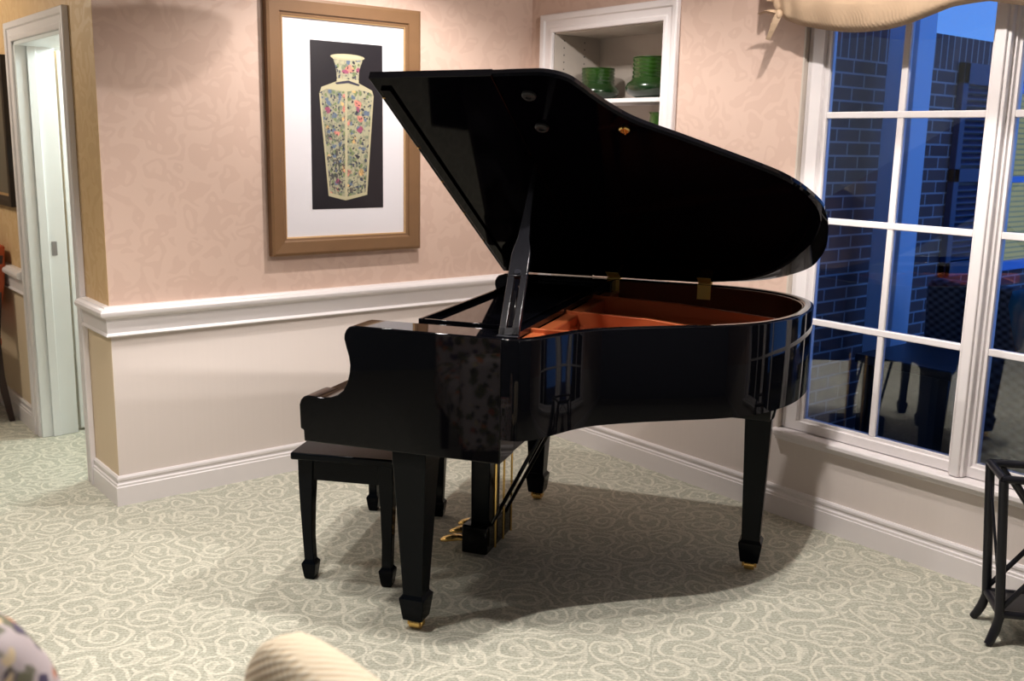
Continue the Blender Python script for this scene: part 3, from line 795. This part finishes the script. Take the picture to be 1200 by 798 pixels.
pr_.cur = 2; flat([(-1.112, 1.262), (-1.10, 1.757), (-1.02, 1.768), (-.962, 1.745), (-.957, 1.725), (-.998, 1.284)], -.0142)
# shoulder, neck, lip
pr_.cur = 3; flat([(-1.236, 1.730), (-1.226, 1.757), (-1.15, 1.785), (-1.035, 1.782), (-.965, 1.752), (-.957, 1.726), (-.975, 1.742), (-1.03, 1.752), (-1.10, 1.742), (-1.20, 1.750), (-1.228, 1.738)], -.0146)
flat([(-1.1135, 1.262), (-1.107, 1.742), (-1.095, 1.742), (-1.1005, 1.264)], -.0147)
flat([(-1.198, 1.274), (-1.111, 1.252), (-.996, 1.276), (-.997, 1.290), (-1.111, 1.268), (-1.197, 1.290)], -.0148)
flat([(-1.238, 1.73), (-1.229, 1.73), (-1.190, 1.284), (-1.199, 1.276)], -.0149); flat([(-.957, 1.728), (-.966, 1.728), (-1.005, 1.284), (-.996, 1.278)], -.0149)
pr_.cur = 2; flat([(-1.148, 1.785), (-1.150, 1.83), (-1.158, 1.865), (-1.172, 1.893), (-1.012, 1.890), (-1.024, 1.86), (-1.034, 1.83), (-1.036, 1.783)], -.0150)
pr_.cur = 4; flat([(-1.150, 1.772), (-1.158, 1.779), (-1.09, 1.792), (-1.03, 1.776), (-1.036, 1.769), (-1.09, 1.78)], -.0155)
pr_.cur = 3
ell = [(-1.092+.088*math.cos(2*PI*k/28), 1.893+.014*math.sin(2*PI*k/28)) for k in range(28)]; flat(ell, -.0156)
flat([(-1.149, 1.782), (-1.036, 1.780), (-1.035, 1.796), (-1.149, 1.798)], -.0152)
pr_.build('vase_print', [M['navy'], M['vase_left'], M['vase_right'], M['vase_rim'], M['vase_dark']], fp, smooth=0)
pg = simple('print_opening_ellipse', srgb(196, 188, 150), .5)
pe = MB(); pe.add([(-1.092+.072*math.cos(2*PI*k/28)-fcx, -.0160, 1.895+.008*math.sin(2*PI*k/28)-fcz) for k in range(28)], [list(range(28))]); pe.build('vase_mouth', pg, fp, smooth=0)

# ------------------------------------------------------------------ hall picture, switch, chair
hp = empty('framed_hall_picture', (-L, 1.80, 1.162)); tag(hp, 'black framed picture hanging on the hall wall at far left', 'picture')
hp_h = .742; y0_, y1_ = -.42, .42
fr = MB(); rings = []
for (sy, sz) in ((-1, 0), (1, 0), (1, 1), (-1, 1), (-1, 0)):
    rings.append([(-p_, sy*(.42-i_), (i_ if sz == 0 else hp_h-i_)) for i_, p_ in ((0, 0), (0, .030), (.03, .032), (.05, .02), (.05, 0))])
fr.loft(rings, caps=False); fr.build('frame', M['frame_black'], hp, smooth=25)
fl = MB(); rings = []
for (sy, sz) in ((-1, 0), (1, 0), (1, 1), (-1, 1), (-1, 0)):
    rings.append([(-p_, sy*(.42-i_), (i_ if sz == 0 else hp_h-i_)) for i_, p_ in ((.049, .020), (.062, .018), (.062, .006), (.049, .006))])
fl.loft(rings, caps=False); fl.build('fillet', M['frame_gold'], hp)
hpo = MB(); hpo.box(-.010, -.003, -.38, .38, .04, hp_h-.04); hpo.build('print', M['hall_print'], hp)
sw = empty('light_switch', (-L, 1.335, 1.405)); tag(sw, 'white light switch plate beside the white doorway', 'light switch')
MB().box(-.008, 0, -.028, .028, -.06, .06).build('plate', M['plate_white'], sw, bevel=.003)
MB().box(-.014, -.007, -.008, .008, -.018, .018).build('toggle', M['plate_white'], sw, bevel=.002)

hc = empty('hall_chair', (-2.47, 1.84, 0)); tag(hc, 'dark wooden chair with orange back cut off at left edge', 'chair')
for (x, y, zt) in ((.17, -.22, .90), (.17, .22, .90), (-.22, -.22, .45), (-.22, .22, .45)):
    MB().sqleg((x, y), [(0, .014, .05 if x > 0 else 0, 0), (.25, .019, .01 if x > 0 else 0, 0), (.45, .021), (zt, .017, .05 if x > 0 else 0, 0)]).build('leg', M['dark_wood'], hc, bevel=.003)
MB().box(-.25, .20, -.24, .24, .41, .47).build('seat', M['orange'], hc, bevel=.02, seg=3)
bb = MB(); bb.loft([[(.165, -.235, .58), (.205, -.235, .58), (.205, .235, .58), (.165, .235, .58)], [(.195, -.24, .75), (.235, -.24, .75), (.235, .24, .75), (.195, .24, .75)], [(.21, -.235, .95), (.25, -.235, .95), (.25, .235, .95), (.21, .235, .95)]])
bb.build('backrest', M['orange'], hc, bevel=.012, seg=3)

# ------------------------------------------------------------------ jars in the niche
def jar(y, r, hgt, label, x=.158):
    prof = [(r*.70, 0), (r*.80, .004), (r*1.12, hgt*.10), (r*1.27, hgt*.20), (r*1.30, hgt*.28), (r*1.22, hgt*.37), (r*1.06, hgt*.44), (r*.99, hgt*.50)]
    nr = 5; zz0 = hgt*.50
    for k in range(nr):
        z_ = zz0+(hgt-zz0)*k/nr; dz = (hgt-zz0)/nr
        prof += [(r*1.0, z_+dz*.15), (r*1.0, z_+dz*.62), (r*.955, z_+dz*.78), (r*.955, z_+dz*.9)]
    prof += [(r*1.01, hgt*.985), (r*1.0, hgt), (r*.93, hgt), (r*.90, hgt*.93), (r*.88, hgt*.3), (0.01, hgt*.28)]
    o = MB().lathe(prof, n=48).build('green_jar', M['green'], smooth=50); o.location = (x, y, 1.7455)
    return tag(o, label, 'jar', 'green jars in the niche')
jar(-.340, .084, .158, 'shorter ribbed green jar on the upper niche shelf, left')
jar(-.730, .106, .192, 'taller ribbed green jar on the upper niche shelf, right')
bw = MB().lathe([(.03, 0), (.045, .004), (.05, .03), (.085, .09), (.10, .15), (.098, .155), (.08, .095), (.04, .03), (.005, .025)], n=32).build('green_bowl', M['green'], smooth=50)
bw.location = (.12, -.66, 1.4705); tag(bw, 'olive green bowl on the lower niche shelf behind the piano lid', 'bowl')
j3 = MB().lathe([(.05, 0), (.07, .02), (.08, .09), (.06, .15), (.055, .2), (.062, .21), (.05, .21), (.045, .15), (.005, .14)], n=32).build('green_vase', M['green'], smooth=50)
j3.location = (.10, -.842, 1.4705); tag(j3, 'small green vase on the lower niche shelf beside the casing', 'vase')

# ------------------------------------------------------------------ black side table by the window
T0 = Vector((-.262, -2.732)); T1 = Vector((-.392, -2.838))
dv = (T1-T0).normalized(); sd = Vector((-dv.y, dv.x))     # sd: towards the right in the picture
if sd.x < 0: sd = -sd
dep = (T1-T0).length; LEN = .30
cen = (T0+T1)/2+sd*LEN/2
stand = empty('side_table', (cen.x, cen.y, 0), math.atan2(sd.y, sd.x))
tag(stand, 'black metal side table with crossed side bars under the window', 'table')
hx, hy = LEN/2, dep/2
HT = .545
# local x along sd, local y: +y is away from camera?
yaw_dir = Matrix.Rotation(math.atan2(sd.y, sd.x), 2) @ Vector((0, 1))
front = -1 if yaw_dir.dot(dv) < 0 else 1
for x in (-1, 1):
    for y in (-1, 1):
        X, Y = x*hx, y*hy
        MB().tube([(X+x*.030, Y+y*.016, .004), (X+x*.020, Y+y*.010, .022), (X+x*.008, Y+y*.004, .055), (X, Y, .095), (X+x*.034, Y, HT-.005)], [.012, .0145, .0150, .0145, .0145], 10).build('leg', M['black_metal'], stand, smooth=50)
for z, hz in ((HT, hx+.034), (.105, hx)):
    ra = MB()
    for y in (-1, 1): ra.tube([(-hz-.006, y*hy, z), (hz+.006, y*hy, z)], .0125, 10)
    for x in (-1, 1): ra.tube([(x*hz, -hy-.006, z), (x*hz, hy+.006, z)], .0125, 10)
    ra.build('rail', M['black_metal'], stand, smooth=50)
sh = MB(); sh.box(-hx, hx, -hy, hy, .098, .112); sh.build('shelf', M['black_metal'], stand, bevel=.003)
for y in (-1, 1):
    br_ = MB()
    br_.tube([(-hx, y*hy, .12), (hx*1.05, y*hy, HT-.01)], .0085, 8); br_.tube([(hx, y*hy, .12), (-hx*.98, y*hy, HT-.01)], .0085, 8)
    br_.build('cross_brace', M['black_metal'], stand, smooth=50)
for x in (-1, 1):
    br_ = MB(); br_.tube([(x*hx, -hy, .12), (x*(hx+.032), hy, HT-.03)], .0045, 8); br_.build('cross_brace', M['black_metal'], stand, smooth=50)

# ------------------------------------------------------------------ foreground chairs
rc = empty('rattan_chair', (-3.145, -3.195, 0)); tag(rc, 'cream woven rattan chair whose back tops the lower edge, centre left', 'chair')
bk = MB(); rings = []
for (y, zt, w) in ((.285, .60, .045), (.300, .80, .052), (.282, .835, .056), (.24, .858, .058), (.16, .868, .060), (.0, .875, .062), (-.16, .868, .06), (-.26, .845, .056), (-.29, .80, .05), (-.28, .6, .045)):
    pass
# back slab: outline in (y, z) lofted across x with rounded edges
outl_ = catmull([(-.25, .42), (-.275, .62), (-.282, .78), (-.255, .845), (-.19, .866), (0, .874), (.19, .866), (.255, .845), (.282, .78), (.275, .62), (.25, .42)], 5)
for (dx, ins) in ((-.046, .035), (-.040, .012), (-.024, .002), (0, 0), (.024, .002), (.040, .012), (.046, .035)):
    ring = []
    for (y, z) in outl_:
        s = 1-ins/.28; ring.append((.22+dx+.10*(z-.42), y*s, .42+(z-.42)*(1-ins/.45)))
    rings.append(ring)
bk.loft(rings); bk.build('backrest', M['rattan'], rc, smooth=60)
MB().box(-.26, .22, -.26, .26, .36, .44).build('seat', M['rattan'], rc, bevel=.03, seg=3)
for x in (-.23, .22):
    for y in (-.22, .22): MB().sqleg((x, y), [(0, .016), (.4, .022)]).build('leg', M['dark_wood'], rc, bevel=.004)

fc = empty('floral_armchair', (-3.50, -2.43, 0)); tag(fc, 'floral upholstered armchair showing one back corner at lower left', 'chair')
bk = MB(); rings = []
outl_ = catmull([(-.36, .30), (-.385, .55), (-.38, .74), (-.345, .86), (-.26, .935), (0, .965), (.26, .935), (.345, .86), (.38, .74), (.385, .55), (.36, .30)], 5)
for (dy, ins) in ((-.075, .05), (-.065, .02), (-.035, .003), (0, 0), (.035, .003), (.065, .02), (.075, .05)):
    rings.append([(x*(1-ins/.38), -.30+dy-.12*(z-.3), .3+(z-.3)*(1-ins/.6)) for x, z in outl_])
bk.loft(rings); bk.build('backrest', M['floral'], fc, smooth=60)
MB().box(-.28, .28, -.25, .36, .25, .46).build('seat', M['floral'], fc, bevel=.05, seg=4)
for s in (-1, 1): MB().box(s*.28, s*.385, -.28, .34, .18, .62).build('arm', M['floral'], fc, bevel=.045, seg=4)
for x in (-.3, .3):
    for y in (-.3, .3): MB().sqleg((x, y), [(0, .018), (.26, .026)]).build('leg', M['dark_wood'], fc, bevel=.004)

# ------------------------------------------------------------------ outside, dusk
struct(MB().box(.15, 9, -8, 4, -.16, -.10).build('ground', M['porch'], smooth=0))
YB = -1.1
bw_ = MB(); bw_.box(.15, 2.80, YB, YB+.12, -.1, 2.17); bw_.box(3.58, 6.5, YB, YB+.12, -.1, 2.17); bw_.box(2.80, 3.58, YB, YB+.12, -.1, .78); bw_.box(2.80, 3.58, YB, YB+.12, 1.95, 2.17)
struct(bw_.build('wall_outside', M['brick'], smooth=0), 'dusk lit brick wall outside the window')
w4 = struct(empty('window_4', (3.19, YB, .78)), 'lit window with blinds in the brick wall outside')
f4 = MB()
for a in ((-.39, -.32, 0, 1.17), (.32, .39, 0, 1.17), (-.39, .39, 0, .06), (-.39, .39, 1.11, 1.17), (-.39, .39, .56, .60)): f4.box(a[0], a[1], -.03, .05, a[2], a[3])
f4.build('window_frame', M['out_frame'], w4, bevel=.004)
MB().box(-.34, .34, .015, .02, .04, 1.13).build('pane', M['blinds'], w4, smooth=0)
# shutter
sh = empty('window_shutter', (2.495, YB, .79)); tag(sh, 'dark blue louvred shutter on the brick wall outside', 'shutter')
f = MB()
for a in ((-.225, -.165, 0, 1.24), (.165, .225, 0, 1.24), (-.225, .225, 0, .09), (-.225, .225, 1.12, 1.24), (-.225, .225, .56, .64)): f.box(a[0], a[1], -.045, -.005, a[2], a[3])
f.build('stile_frame', M['shutter'], sh, bevel=.003)
MB().box(-.17, .17, -.006, -.002, .08, 1.13).build('louvre_gap_shade', M['rubber'], sh)  # black sheet painted in as the shade seen between the louvres
lv = MB()
for k in range(27):
    z = .105+k*.0375
    if .545 < z < .645: continue
    lv.add([(-.17, -.04, z), (.17, -.04, z), (.17, -.008, z+.022), (-.17, -.008, z+.022), (-.17, -.040, z-.007), (.17, -.040, z-.007), (.17, -.008, z+.015), (-.17, -.008, z+.015)], [(0, 1, 2, 3), (7, 6, 5, 4), (0, 1, 5, 4), (2, 3, 7, 6), (1, 2, 6, 5), (0, 3, 7, 4)])
lv.build('louvres', M['shutter'], sh, smooth=0)
pc = empty('porch_column', (1.38, -1.323, -.1)); tag(pc, 'square white porch column outside the left window', 'column')
MB().box(-.08, .08, -.08, .08, 0, 3.4).build('shaft', M['column'], pc, bevel=.004)
MB().box(-.10, .10, -.10, .10, 0, .14).build('plinth', M['column'], pc, bevel=.006)
cw = MB(); cw.tube([(4.0, -3.6, 2.72), (4.0, 2.5, 2.72)], .02, 6)
def patio(name, x, y, rz, label, top=.90):
    p = empty(name, (x, y, -.1), rz); tag(p, label, 'chair', 'dark wicker patio armchairs')
    bk = MB(); rings = []
    for z, w, dx in ((.32, .34, 0), (.6, .36, -.03), (top-.04, .35, -.07), (top, .32, -.08)):
        rings.append([(-.33+dx, -w, z), (-.25+dx, -w, z), (-.25+dx, w, z), (-.33+dx, w, z)])
    bk.loft(rings); bk.build('backrest', M['dark_wicker'], p, bevel=.025, seg=3)
    MB().box(-.30, .34, -.34, .34, .22, .40).build('seat', M['dark_wicker'], p, bevel=.02)
    for s in (-1, 1): MB().box(-.30, .34, s*.31, s*.40, .05, .62).build('arm', M['dark_wicker'], p, bevel=.025, seg=3)
    for a in (-.28, .30):
        for b in (-.33, .33): MB().sqleg((a, b), [(0, .018), (.25, .02)]).build('leg', M['black_metal'], p)
    return p
patio('patio_chair', .62, -2.70, 0, 'dark wicker patio armchair outside the right hand window')
patio('patio_chair', 1.76, -1.88, 0, 'taller dark wicker patio armchair farther off beside the porch column', 1.0)
cu = MB(); cu.loft([[(.47-.05, -2.62+a*.23, .80+b*.18+.10), (.47+.05, -2.62+a*.23, .80+b*.18+.10)] for a, b in ((-1, -1), (1, -1), (1, 1), (-1, 1))] if False else
     [[(.60+d-.10*b, -2.52+a*.22*k, .73+b*.19*k+.12) for a, b in ((-1, -1), (0, -.93), (1, -1), (.93, 0), (1, 1), (0, .93), (-1, 1), (-.93, 0))] for d, k in ((-.05, .5), (-.03, .85), (0, 1), (.03, .85), (.05, .5))])
cuo = cu.build('throw_pillow', M['teal'], smooth=80, subsurf=1); tag(cuo, 'teal throw pillow propped on the wicker chair outside', 'pillow')
ot = empty('patio_table', (.66, -1.98, -.1)); tag(ot, 'low dark patio table outside the left hand window', 'table')
MB().box(-.26, .26, -.22, .22, .72, .76).build('table_top', M['black_metal'], ot, bevel=.006)
for a in (-.22, .22):
    for b in (-.18, .18): MB().sqleg((a, b), [(0, .02), (.72, .02)]).build('leg', M['black_metal'], ot)
MB().box(-.22, .22, -.18, .18, .06, .72).build('side_panel', M['rubber'], ot)

# ------------------------------------------------------------------ pendant bowl lamp (just above the picture's top edge)
pdn = empty('pendant_lamp', (-1.44, -1.20, CEIL)); tag(pdn, 'alabaster bowl pendant lamp hanging from the ceiling', 'lamp')
MB().lathe([(.05, -.015), (.055, -.002), (.055, -.0005)], n=24).build('ceiling_plate', M['brass'], pdn)
MB().tube([(0, 0, -.01), (0, 0, -.36)], .008, 10).build('stem', M['brass'], pdn)
MB().lathe([(.01, -.50), (.06, -.493), (.11, -.47), (.15, -.43), (.17, -.38), (.165, -.375), (.14, -.42), (.10, -.455), (.01, -.48)], n=36).build('bowl', M['lamp_glass'], pdn, smooth=60)

# ------------------------------------------------------------------ lights
def lamp(kind, name, loc, power, col=(1, .86, .68), size=.05, cone=None, target=None, blend=.25):
    l = bpy.data.lights.new(name, kind); l.energy = power; l.color = col
    if kind in ('POINT', 'SPOT'): l.shadow_soft_size = size
    if kind == 'SPOT': l.spot_size = math.radians(cone); l.spot_blend = blend
    o = bpy.data.objects.new(name, l); COL.objects.link(o); o.location = loc
    if target is not None:
        o.rotation_euler = (Vector(target)-Vector(loc)).to_track_quat('-Z', 'Y').to_euler()
    return o
WARM = (1, .945, .905)
lamp('POINT', 'ceiling_light_tail', (-.92, -2.34, 2.50), 50, WARM, .02)
lamp('SPOT', 'can_light_treble', (-1.3, -2.51, 2.58), 104, WARM, .022, 110, (-1.3, -2.51, 0), .12)
lamp('SPOT', 'can_light_picture', (-1.0, -.75, 2.58), 80, WARM, .028, 140, (-1.0, -.75, 0), .5)
lamp('SPOT', 'can_light_left', (-2.4, -.95, 2.58), 66, WARM, .05, 92, (-2.4, -.85, 0), 1.)
lamp('SPOT', 'can_light_bench', (-2.6, -1.75, 2.58), 88, WARM, .07, 112, (-2.6, -1.6, 0), .6)
lamp('SPOT', 'foreground_chair_fill', (-3.05, -3.75, 2.58), 26, WARM, .1, 66, (-3.05, -3.75, 0), .8)  # added fill that brightens the rattan and floral chairs, no known fixture
lamp('SPOT', 'can_light_hall', (-3.7, -.9, 2.58), 48, WARM, .06, 110, (-3.7, -.9, 0), .5)
lamp('POINT', 'rear_fill', (-4.3, -5.4, 2.1), 8, WARM, .25)  # added weak fill from behind the camera, no known source
lamp('POINT', 'hall_lamp', (-3.4, 1.6, 2.3), 38, (1, .89, .74), .2)
lamp('POINT', 'side_room_lamp', (-1.3, .9, 2.2), 70, (.86, .99, .97), .2)

w = bpy.data.worlds.new('dusk_sky'); sc.world = w; w.use_nodes = True
nt = w.node_tree; nt.nodes.clear()
wo = nd(nt, 'ShaderNodeOutputWorld'); bg = nd(nt, 'ShaderNodeBackground')
tc = nd(nt, 'ShaderNodeTexCoord'); sp = nd(nt, 'ShaderNodeSeparateXYZ'); lk(nt, tc.outputs['Generated'], sp.inputs[0])
f = smooth(nt, sp.outputs[2], 0., .6)
lk(nt, mixc(nt, f, srgb(96, 152, 238), srgb(62, 118, 218)), bg.inputs[0]); lk(nt, math_(nt, 'ADD', 1.0, math_(nt, 'MULTIPLY', smooth(nt, math_(nt, 'MULTIPLY', sp.outputs[1], -1.), .2, .9), .7)), bg.inputs[1])
lk(nt, bg.outputs[0], wo.inputs[0])

# ------------------------------------------------------------------ camera
F_PX = 1176.0124
YAW, PITCH, ROLL = 0.8907, 0.1948, 0.0196
Fv = Vector((math.cos(YAW)*math.cos(PITCH), math.sin(YAW)*math.cos(PITCH), -math.sin(PITCH)))
R0 = Vector((math.sin(YAW), -math.cos(YAW), 0)); U0 = R0.cross(Fv)
Rv = R0*math.cos(ROLL)+U0*math.sin(ROLL); Uv = -R0*math.sin(ROLL)+U0*math.cos(ROLL)
cam = bpy.data.cameras.new('camera'); cam.sensor_width = 36.; cam.sensor_fit = 'HORIZONTAL'; cam.lens = F_PX/1200*36
co = bpy.data.objects.new('camera', cam); COL.objects.link(co)
mw = Matrix.Identity(4)
for i in range(3): mw[i][0] = Rv[i]; mw[i][1] = Uv[i]; mw[i][2] = -Fv[i]
mw.translation = Vector((-3.44593622, -4.14638166, 1.53))
co.matrix_world = mw
cam.clip_start = .05
cam.dof.use_dof = True; cam.dof.focus_distance = 3.6; cam.dof.aperture_fstop = 3.5
sc.camera = co
sc.cycles.diffuse_bounces = 3
sc.view_settings.view_transform = 'Standard'; sc.view_settings.look = 'None'; sc.view_settings.exposure = .36; sc.view_settings.gamma = 1.
